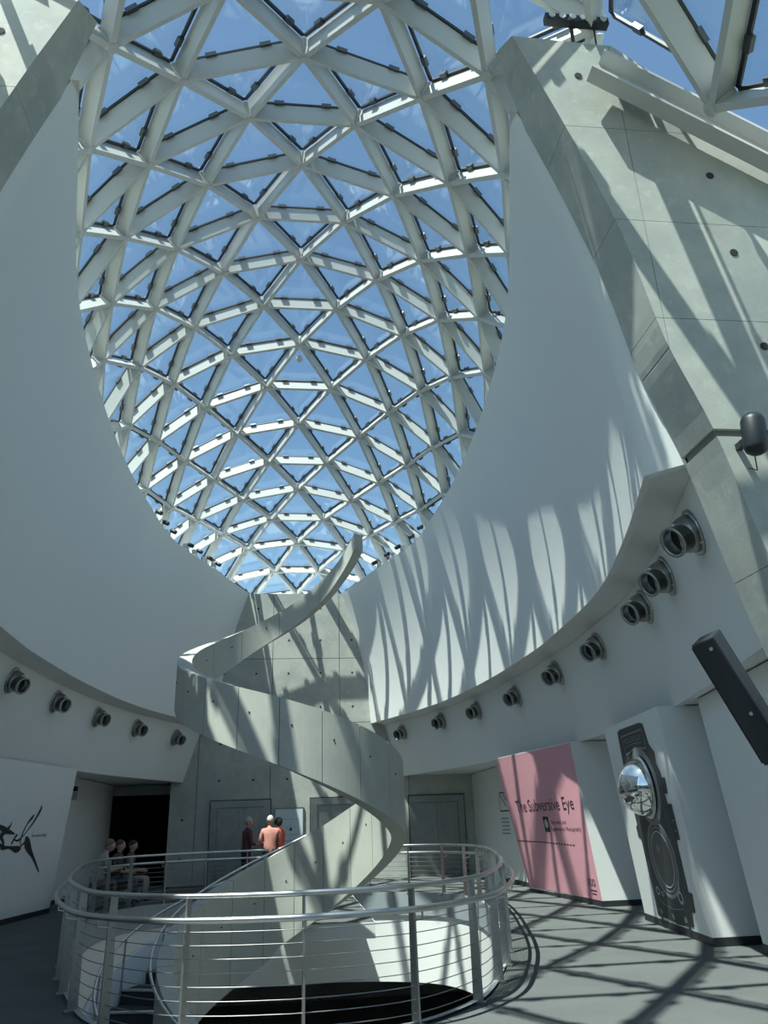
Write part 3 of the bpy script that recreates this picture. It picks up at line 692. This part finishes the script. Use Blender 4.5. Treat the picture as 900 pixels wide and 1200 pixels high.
text_on('exhibition_title', 'The Subversive Eye', PINK, .135, .905, .578, .088, M['ink'], 'large dark title The Subversive Eye on the pink wall', letters=True)
text_on('exhibition_subtitle', 'Surrealist and', PINK, .585, .77, .487, .026, M['ink'], 'small subtitle line Surrealist and on the pink wall', letters=True)
text_on('exhibition_subtitle', 'Experimental Photography', PINK, .568, .93, .443, .026, M['ink'], 'small subtitle line Experimental Photography on the pink wall', letters=True)
mb = MB(); poly_on(mb, PINK, [(.478, .436), (.548, .434), (.556, .536), (.484, .54)], .006); ell_on(mb, PINK, (.515, .49), .022, .03, .008, 1)
tag(mb.build('title_picture', [M['inkk'], M['cam3']]), 'small dark picture printed beside the subtitle on pink', 'print')
mb = MB(); stroke_on(mb, PINK, [(0, .368), (.5, .362)], .018, .006); tag(mb.build('title_rule', M['ink']), 'thin dark rule across the pink wall', 'line')
mb = MB()
for k in range(9): stroke_on(mb, PINK, [(.505+.036*k, .3605-.001*k), (.53+.036*k, .3598-.001*k)], .026, .006)
tag(mb.build('exhibition_credit', M['ink']), 'tiny credit line at the end of the pink rule', 'lettering')
text_on('museum_logo', '100', PINK, .885, .965, .115, .045, M['ink'], 'small logo 100 at the lower corner of the pink wall', cat='logo')
mb = MB()
for k, (a, b) in enumerate(((.895, .965), (.905, .955))): stroke_on(mb, PINK, [(a, .088-.02*k), (b, .087-.02*k)], .02, .006)
tag(mb.build('logo_caption', M['ink']), 'two tiny caption lines under the logo on pink', 'lettering')

SIG = {'A': [(0.6967, 0.73, 0.83), (0.6958, 0.7016, 2.33), (0.6691, 0.6495, 1.83), (0.6359, 0.5986, 1.33), (0.6006, 0.5581, 0.83), (0.5712, 0.5229, 0.83)],
 'B': [(0.6419, 0.6679, 0.5), (0.6288, 0.6469, 2.0), (0.5984, 0.6125, 1.17), (0.5729, 0.5631, 1.17), (0.5607, 0.5143, 1.67), (0.5592, 0.4966, 0.83), (0.57, 0.4696, 0.83)],
 'C': [(0.5211, 0.5419, 1.67), (0.498, 0.5118, 1.33), (0.4846, 0.4819, 1.33)], 'C2': [(0.4986, 0.5096, 0.83), (0.5319, 0.5028, 1.17), (0.5607, 0.5143, 1.33)],
 'D': [(0.4539, 0.6174, 0.5), (0.4359, 0.5827, 2.0), (0.3877, 0.5407, 3.33), (0.3852, 0.5281, 2.5), (0.412, 0.4933, 2.0), (0.4194, 0.4549, 2.5)],
 'E': [(0.3265, 0.5987, 2.08), (0.3637, 0.5878, 2.5), (0.4165, 0.5657, 3.33), (0.4952, 0.5447, 0.67)],
 'F': [(0.3533, 0.4955, 1.33), (0.3923, 0.4793, 1.67), (0.4141, 0.4636, 2.5), (0.4744, 0.4629, 1.5), (0.5342, 0.4493, 3.75), (0.5653, 0.4522, 2.5), (0.5733, 0.4695, 1.17), (0.6012, 0.4862, 1.17)],
 'G': [(0.5996, 0.5266, 0.67), (0.6128, 0.5037, 4.58), (0.6354, 0.4713, 5.83), (0.6714, 0.429, 3.75), (0.7103, 0.3905, 2.08), (0.7976, 0.2904, 0.67)]}
sig = tag(empty('wall_signature_lettering', bil(PLFT, .55, .5)), 'sweeping black brush signature on the left white pier', 'signature')
for i, k in enumerate(SIG):
    pts = spline([(u, v) for u, v, w in SIG[k]], 5); W = spline([(w, 0) for u, v, w in SIG[k]], 5)
    mb = MB(); stroke_on(mb, PLFT, [(p.x, p.y, max(.01, w.x*.034)) for p, w in zip(pts, W)], .03, .006+.0006*i)
    o = mb.build('brush_stroke', M['inkk'], sig); o.matrix_basis = Matrix.Translation(-Vector(sig.location))
text_on('signature_caption', 'the works of dalí', PLFT, .655, .80, .522, .022, M['inkk'], 'small grey caption beside the black signature')

# vintage camera mural
mur = tag(empty('camera_mural', bil(PCAM, .55, .5)), 'tall printed mural of a vintage twin lens camera on white pier', 'mural')
MI = Matrix.Translation(-Vector(mur.location))
def mpart(name, matl, fn, parent=mur):
    mb = MB(); fn(mb); o = mb.build(name, matl, parent); o.matrix_basis = MI; return o
BODY = [(.268, .955), (.312, .965), (.677, .962), (.739, .952), (.762, .85), (.818, .808), (.803, .756), (.834, .718), (.839, .691), (.882, .689), (.87, .617), (.826, .619), (.834, .573), (.887, .572), (.888, .417), (.837, .416), (.827, .197), (.876, .196), (.857, .116), (.812, .112), (.796, .052), (.74, .047), (.74, .035), (.715, .035), (.715, .045), (.55, .038), (.519, .045), (.388, .048), (.34, .048), (.34, .035), (.313, .035), (.313, .046), (.256, .051), (.264, .155), (.265, .409), (.22, .42), (.22, .47), (.25, .48), (.246, .524), (.244, .793)]
mpart('camera_body', M['cam1'], lambda mb: poly_on(mb, PCAM, BODY, .006))
mpart('hood_frame', M['cam2'], lambda mb: [stroke_on(mb, PCAM, q, .022, .009) for q in ([(.326, .927), (.701, .928)], [(.701, .928), (.711, .836)], [(.711, .836), (.53, .85), (.35, .83)], [(.35, .83), (.326, .927)])])
def name_text(mb):
    vs, fs = text_geo('ROLLEIFLEX'); x0 = min(v.x for v in vs); x1 = max(v.x for v in vs)
    mb.add([bil(PCAM, .37+(v.x-x0)/(x1-x0)*.29, .885+v.y*.036, .010) for v in vs], fs)
mpart('name_plate', M['cam2'], name_text)
mpart('name_underline', M['cam2'], lambda mb: stroke_on(mb, PCAM, [(.37, .868), (.5, .875), (.66, .868)], .012, .009))
mpart('mirror_mount', M['cam2'], lambda mb: ell_on(mb, PCAM, (.555, .664), .21, .185, .009, n=48, inner=.8))
mpart('lens_ring', M['cam2'], lambda mb: [ell_on(mb, PCAM, (.562, .325), .205, .175, .009, n=48, inner=.9), ell_on(mb, PCAM, (.562, .325), .175, .15, .009, n=48, inner=.93)])
mpart('lens_ring', M['cam3'], lambda mb: ell_on(mb, PCAM, (.562, .325), .152, .13, .010, n=48, inner=.94))
mpart('lens_glass', M['cam4'], lambda mb: ell_on(mb, PCAM, (.562, .325), .14, .12, .010, n=48))
mpart('lens_glint', M['cam2'], lambda mb: ell_on(mb, PCAM, (.53, .37), .022, .02, .0115, n=20))
mpart('face_line', M['cam2'], lambda mb: [stroke_on(mb, PCAM, [(.30, .75), (.30, .16), (.40, .115), (.55, .103), (.70, .115), (.765, .16), (.765, .72)], .012, .009)])
mpart('side_line', M['cam2'], lambda mb: [stroke_on(mb, PCAM, [(.80, .70), (.80, .21)], .012, .009)])
for (u, v, a, b) in ((.70, .165, .035, .03), (.36, .17, .03, .02), (.71, .215, .012, .018), (.43, .16, .02, .012)):
    mpart('dial', M['cam3'], lambda mb: ell_on(mb, PCAM, (u, v), a, b, .009, n=24, inner=.6))
for u, v in ((.34, .075), (.52, .068), (.70, .072)):
    mpart('knob_print', M['cam2'], lambda mb: ell_on(mb, PCAM, (u, v), .02, .014, .009, n=20))
for a, b in ((.845, .455), (.845, .5)): mpart('winder_mark', M['cam2'], lambda mb: stroke_on(mb, PCAM, [(a, b), (a+.03, b)], .02, .009))
# convex mirror
pc = bil(PCAM, .545, .66, .012); n = (bil(PCAM, .545, .66, 1)-bil(PCAM, .545, .66, 0)).normalized()
mr = tag(empty('convex_mirror', pc), 'chrome half-dome mirror mounted over the camera mural', 'mirror')
F = frame(n).to_4x4()
prof = [(.42*math.cos(a), .40*math.sin(a)) for a in [R_(90*i/18) for i in range(18)]] + [(.004, .40)]
link('mirror_dome', MB().lathe(prof, I4, 48).mesh('mirror_dome', M['mirror'], True), mr, F)
link('rim', MB().lathe([(.455, 0), (.455, .02), (.43, .03), (.42, .03)], I4, 48).mesh('rim', M['steel'], True), mr, F)

# right aisle wall panel with introductory text
QS = [(5.845, 23.2, 0), (5.845, 20.4, 0), (5.845, 23.2, 3), (5.845, 20.4, 3)]
mb = MB()
for a, b in (((.1, .60), (.62, .60)), ((.62, .60), (.62, .76)), ((.62, .76), (.1, .76)), ((.1, .76), (.1, .60)), ((.14, .74), (.34, .64)), ((.24, .75), (.42, .66))): stroke_on(mb, QS, [a, b], .03, .006)
tag(mb.build('wall_emblem', M['inkk']), 'outlined emblem printed on the shaded wall beside pink pier', 'emblem')
mb = MB()
for k in range(5): stroke_on(mb, QS, [(.12, .535-.032*k), (.42, .535-.032*k)], .035, .006)
tag(mb.build('wall_caption', M['signg']), 'lines of caption text on the shaded wall beside pink pier', 'lettering')

# ------------------------------------------------------------------ wall sign by the elevators
sg = tag(empty('floor_plan_sign', (-.13, 26.4, 1.05)), 'framed pale floor plan sign between two elevators', 'sign')
mb = MB(); mb.box((0, -.03, .52), (.96, .04, 1.16)); mb.build('frame', M['elev'], sg)
mb = MB(); mb.box((0, -.055, .52), (.86, .01, 1.06)); mb.build('plan_sheet', M['signw'], sg)
mb = MB()
for a, b, c, d in ((-.3, .75, .6, .012), (-.3, .3, .6, .012), (-.3, .3, .012, .46), (.29, .3, .012, .46), (-.1, .5, .3, .012), (.05, .5, .012, .25), (-.3, .12, .5, .015)):
    mb.box((a+c/2, -.062, b+d/2), (c, .004, d))
mb.build('plan_lines', M['signg'], sg)
mb = MB(); mb.add([(.0, -.063, .42), (.11, -.063, .42), (.055, -.063, .53)], [(0, 1, 2)]); mb.build('marker', M['inkk'], sg)
# hanging sign in the left aisle
hs = tag(empty('hanging_sign', (-5.55, 21.6, 2.42)), 'small dark sign box on the shaded left aisle wall', 'sign')
mb = MB(); mb.box((-.1, 0, .24), (.34, .06, .12)); mb.build('sign_top', M['black'], hs)
mb = MB(); mb.box((-.1, 0, .07), (.34, .05, .2)); mb.build('sign_plate', M['signg'], hs)

# ------------------------------------------------------------------ loudspeakers and lamps on the right leg
sp = tag(empty('column_speaker', (2.92, 4.85, 2.3)), 'black column loudspeaker tilted on the right concrete leg', 'speaker')
ax = Vector((.30, .05, -.60)).normalized(); F3 = frame(ax, (0.55, -.75, .35)).to_4x4()
mb = MB(); mb.box((0, 0, .0), (.16, .23, .86)); o = mb.build('cabinet', M['blackp'], sp); o.matrix_basis = F3
bv = o.modifiers.new('b', 'BEVEL'); bv.width = .012; bv.segments = 2
mb = MB(); mb.box((-.084, 0, 0), (.008, .21, .82)); o = mb.build('grille', M['black'], sp); o.matrix_basis = F3
for zz in (-.36, .1): mb = MB(); mb.lathe([(.012, 0), (.012, .012)], TM((.03, .115, zz), frame((0, 1, 0))), 8); o = mb.build('screw', M['steel'], sp); o.matrix_basis = F3
mb = MB(); mb.tube([(.1, .06, -.02), (.35, .35, .02), (.62, .84, .02)], .02, 8); mb.build('bracket', M['blackp'], sp)
mb = MB(); mb.tube([(.12, .08, -.1), (.3, .4, -.2), (.45, .6, .1), (.6, .84, .05)], .006, 5); mb.build('wire', M['black'], sp)
bs = tag(empty('wall_speaker', (3.87, 5.56, 4.57)), 'black capsule shaped speaker on the right concrete leg joint', 'speaker')
prof = [(.004, -.19), (.05, -.185), (.085, -.16), (.1, -.12), (.1, .12), (.085, .16), (.05, .185), (.004, .19)]
mb = MB(); mb.lathe(prof, TM((0, -.12, 0), frame((.06, -.05, 1), (1, 0, 0))), 20); mb.build('housing', M['blackp'], bs, True)
mb = MB(); mb.box((0, .06, 0), (.05, .18, .06)); mb.build('bracket', M['blackp'], bs)
mb = MB(); mb.tube([(.03, -.02, -.15), (.07, .05, -.26), (.05, .13, -.2)], .006, 5); mb.build('wire', M['blackp'], bs)
lb = tag(empty('light_bar', (3.10, 5.78, 9.58)), 'black bar of six small lamps on top of the right concrete leg', 'light fitting')
mb = MB(); mb.box((0, -.06, .40), (.74, .09, .10)); mb.build('housing', M['blackp'], lb)
for k in range(6): mb = MB(); mb.lathe([(.032, 0), (.04, .02)], TM((-.3+.12*k, -.105, .40), frame((0, -1, 0))), 12); mb.build('lamp', M['lampglass'], lb)
mb = MB(); mb.tube([(-.05, 0, .0), (-.05, -.02, .36)], .022, 8); mb.tube([(.22, 0, .0), (.22, -.02, .36)], .01, 8); mb.box((0, 0, .48), (.14, .06, .06)); mb.build('stand', M['blackp'], lb)

# spotlights on the roof ledge
base_me = MB().box((0, 0, .03), (.14, .12, .06)); base_me.tube([(0, 0, .05), (0, 0, .2)], .018, 6); base_me = base_me.mesh('spot_base', M['steelpaint'])
head_me = MB().lathe([(.055, -.13), (.06, -.12), (.06, .05), (.04, .07)], I4, 14).mesh('spot_head', M['blackp'], True)
body_me = MB().box((0, 0, .2), (.13, .2, .14)).mesh('spot_ballast', M['steelpaint'])
SPOT = [(-3.55, 19.5), (-3.39, 20.27), (-3.25, 20.94), (-2.98, 22.1), (-2.77, 22.65), (-2.53, 23.3), (-2.33, 23.9), (2.38, 23.7), (2.55, 22.85), (2.78, 22.15), (3.1, 21.2), (3.27, 20.45)]
NAMES = ['first', 'second', 'third', 'fourth', 'fifth', 'sixth', 'seventh']
for i, (x, y) in enumerate(SPOT):
    sx = 1 if x > 0 else -1; xx = sx*(XU(y)+.12)
    num = i if i < 7 else 11-i
    t = tag(empty('ledge_spotlight', (xx, y, ZU)), 'small black spotlight on the %s ledge under the dome, %s from the front' % ('left' if sx < 0 else 'right', NAMES[num]), 'spotlight', 'spotlights along the dome ledge')
    link('spot_base', base_me, t); link('spot_ballast', body_me, t, Matrix.Translation((sx*.06, -.04, 0)))
    d = Vector((-sx*.75, -.3, -.45)); link('spot_head', head_me, t, TM((-sx*.06, 0, .27), frame(-d)))
t = tag(empty('ledge_floodlight', (-XU(14.8)-.16, 14.8, ZU)), 'flat pale floodlight box on the left dome ledge', 'floodlight')
mb = MB(); mb.box((0, 0, .3), (.42, .2, .09)); mb.build('lamp_box', M['steelpaint'], t)
mb = MB(); mb.tube([(0, 0, 0), (0, 0, .27)], .03, 8); mb.build('stand', M['blackp'], t)
# small lamp hanging at the dome node
t = tag(empty('dome_beacon', NODE[(6, 0)]), 'tiny pendant sensor below a dome node high in the middle', 'sensor')
mb = MB(); mb.tube([(0, 0, .02), (0, 0, -.32)], .012, 6); mb.build('rod', M['steel'], t)
prof = [(.004, -.09), (.05, -.075), (.085, -.03), (.085, .03), (.05, .075), (.004, .09)]
mb = MB(); mb.lathe(prof, Matrix.Translation((0, 0, -.40)), 12); mb.build('globe', M['steelpaint'], t, True)

# ------------------------------------------------------------------ people
skinm = mat('skin', (0.50, 0.31, 0.24), 0.55)
def person(loc, rz, sit, lean, shirt, trousers, hairc, label, arms='front', hscale=1.0, bald=False, long_hair=False):
    root = tag(empty('person', loc, rz), label, 'person')
    mats = [skinm, mat('shirt', shirt, .8), mat('trousers', trousers, .85), mat('shoes', (.03, .03, .03), .6)]
    V, E, RD, TG = [], [], [], []
    def v(p, r, tg, par=None):
        V.append(Vector(p)*hscale); RD.append(r); TG.append(tg)
        if par is not None: E.append((par, len(V)-1))
        return len(V)-1
    pz = .52 if sit else .95
    tl = lambda h: lean*h           # forward offset of torso at height h above pelvis
    pel = v((0, 0, pz), (.15, .115), 2)
    sp1 = v((0, tl(.2), pz+.2), (.145, .11), 1, pel); ch = v((0, tl(.42), pz+.40), (.165, .115), 1, sp1)
    nk = v((0, tl(.58)+.01, pz+.535), (.068, .066), 1, ch); hd = v((0, tl(.66)+.02, pz+.62), (.06, .06), 0, nk)
    for s in (-1, 1):
        sh = v((s*.185, tl(.5), pz+.47), (.07, .065), 1, ch)
        if arms == 'front':
            el = v((s*.25, tl(.3)+.02, pz+.2), (.048, .048), 1, sh); wr = v((s*.12, tl(.3)+.27, pz+.16), (.03, .03), 0, el); fd = Vector((-s*.35, 1, 0)).normalized()
        elif arms == 'down':
            el = v((s*.24, tl(.2)-.03, pz+.19), (.048, .048), 1, sh); wr = v((s*.25, tl(.1)+.05, pz-.06), (.03, .03), 0, el); fd = Vector((0, .15, -1)).normalized()
        else:
            el = v((s*.24, tl(.3)+.12, pz+.22), (.048, .048), 1, sh); wr = v((s*.10, tl(.3)+.36, pz+.24), (.03, .03), 0, el); fd = Vector((-s*.5, 1, .2)).normalized()
        w = V[wr]/hscale; side = Vector((0, 0, 1)) if abs(fd.z) < .5 else Vector((0, 1, 0))
        pm = v(w+fd*.07, (.036, .024), 0, wr)
        for k, ln in enumerate((.07, .082, .085, .06)):
            b = w+fd*.085+side*(.03-.02*k); a1 = v(b+fd*.02, (.009, .009), 0, pm); v(b+fd*ln+Vector((0, 0, -.012)), (.008, .008), 0, a1)
        th = v(w+fd*.05+side*.04, (.010, .010), 0, wr); v(w+fd*.085+side*.055, (.009, .009), 0, th)
        hip = v((s*.095, 0, pz-.05), (.105, .10), 2, pel)
        if sit:
            kn = v((s*.12, .44, pz+.0), (.07, .07), 2, hip); an = v((s*.12, .40, .10), (.045, .045), 2, kn); v((s*.13, .56, .045), (.042, .036), 3, an)
        else:
            kn = v((s*.105, .02, .50), (.07, .07), 2, hip); an = v((s*.11, -.02, .10), (.048, .048), 2, kn); v((s*.125, .15, .045), (.042, .036), 3, an)
    me = bpy.data.meshes.new('body'); me.from_pydata(V, E, []); ob = bpy.data.objects.new('body', me); COL.objects.link(ob)
    sk = ob.modifiers.new('skin', 'SKIN'); sk.use_smooth_shade = True
    for i, d in enumerate(me.skin_vertices[0].data): d.radius = (RD[i][0]*hscale, RD[i][1]*hscale); d.use_root = (i == 0)
    sb = ob.modifiers.new('sub', 'SUBSURF'); sb.levels = 1; sb.render_levels = 1
    dg = bpy.context.evaluated_depsgraph_get(); me2 = bpy.data.meshes.new_from_object(ob.evaluated_get(dg)); bpy.data.objects.remove(ob)
    mb = MB()
    for p in me2.polygons:
        c = p.center; best, bt = 1e9, 0
        for a, b in E:
            A, B = V[a], V[b]; t = max(0, min(1, (c-A).dot(B-A)/max((B-A).length_squared, 1e-9))); dd = (A.lerp(B, t)-c).length - (RD[a][0]*(1-t)+RD[b][0]*t)*hscale
            if dd < best: best = dd; bt = TG[b] if t > (.15 if TG[a] == 2 and TG[b] == 1 else .6 if TG[b] == 0 else .3) else TG[a]
        mb.m.append(bt); mb.f.append(tuple(p.vertices))
    mb.v = [tuple(q.co) for q in me2.vertices]
    # head with nose and ears, part of the same body mesh
    hc = Vector((0, tl(.76)+.03, pz+.70))*hscale
    T = Matrix.Translation(hc) @ Matrix.Diagonal((.08*hscale, .1*hscale, .122*hscale, 1))
    prof = [(max(.02, math.cos(a)*(1.0 if a > -.3 else .88)), math.sin(a)) for a in [R_(-88+176*i/12) for i in range(13)]]
    mb.lathe(prof, T, 16, 0)
    mb.add([hc+Vector(q)*hscale for q in ((-.014, .088, -.03), (.014, .088, -.03), (0, .118, -.025), (0, .09, .025))], [(0, 1, 2), (0, 2, 3), (1, 3, 2), (0, 3, 1)], 0)
    for s in (-1, 1): mb.box(hc+Vector((s*.078, -.005, 0))*hscale, (.016, .035, .06), None, 0)
    body = mb.build('body', mats, root, True)
    eye = MB()
    for s in (-1, 1): eye.box(hc+Vector((s*.03, .086, .012))*hscale, (.022, .012, .010))
    eye.build('eyes', M['black'], root)
    m2 = MB(); m2.box(hc+Vector((0, .083, -.058))*hscale, (.045, .012, .01)); m2.build('mouth', mats[0], root)
    hm = mat('hair', hairc, .7)
    hb = MB(); Th = Matrix.Translation(hc+Vector((0, -.012, .012))*hscale) @ Matrix.Rotation(R_(22 if not bald else 60), 4, 'X') @ Matrix.Diagonal((.091*hscale, .109*hscale, .128*hscale, 1))
    lo = -35 if long_hair else (5 if not bald else -5)
    hi = 88 if not bald else 40
    hb.lathe([(max(.02, math.cos(a)), math.sin(a)) for a in [R_(lo+(hi-lo)*i/8) for i in range(9)]], Th, 16)
    hb.build('hair', hm, root, True)
    return root
person((-1.24, 22.6, 0), R_(-65), False, .05, (.10, .035, .045), (.03, .032, .04), (.35, .35, .36), 'standing person in a dark maroon shirt with grey hair, in profile', 'front', 1.05)
person((-.60, 22.3, 0), R_(8), False, .03, (.62, .27, .22), (.05, .052, .06), (.55, .52, .5), 'standing person in a salmon pink shirt seen from behind', 'front', 1.06)
person((-.36, 22.75, 0), R_(60), False, .03, (.72, .10, .05), (.04, .04, .05), (.02, .018, .018), 'standing dark haired person in a bright red top by the sign', 'front', 1.03, long_hair=True)
person((-4.50, 19.85, 0), R_(-62), True, .38, (.34, .35, .33), (.12, .12, .12), (.16, .12, .10), 'seated person in a pale grey shirt leaning forward on the bench', 'rail', 1.08)
person((-4.16, 20.65, 0), R_(-100), True, .05, (.04, .045, .05), (.09, .10, .14), (.07, .055, .045), 'seated person in a dark jacket in the middle of the bench', 'front', 1.06)
person((-4.02, 21.45, 0), R_(-95), True, .05, (.09, .085, .085), (.32, .30, .26), (.025, .02, .02), 'seated dark haired person in beige trousers at the bench end', 'front', 1.04)
bn = tag(empty('bench', (-4.27, 20.65, 0), R_(-17)), 'long dark bench under the three seated visitors', 'bench')
mb = MB(); mb.box((0, 0, .37), (.46, 2.5, .08)); mb.build('seat', M['blackp'], bn)
for sx in (-1, 1):
    for sy in (-1, 1): mb = MB(); mb.box((sx*.18, sy*1.12, .165), (.05, .05, .33)); mb.build('leg', M['steel'], bn)
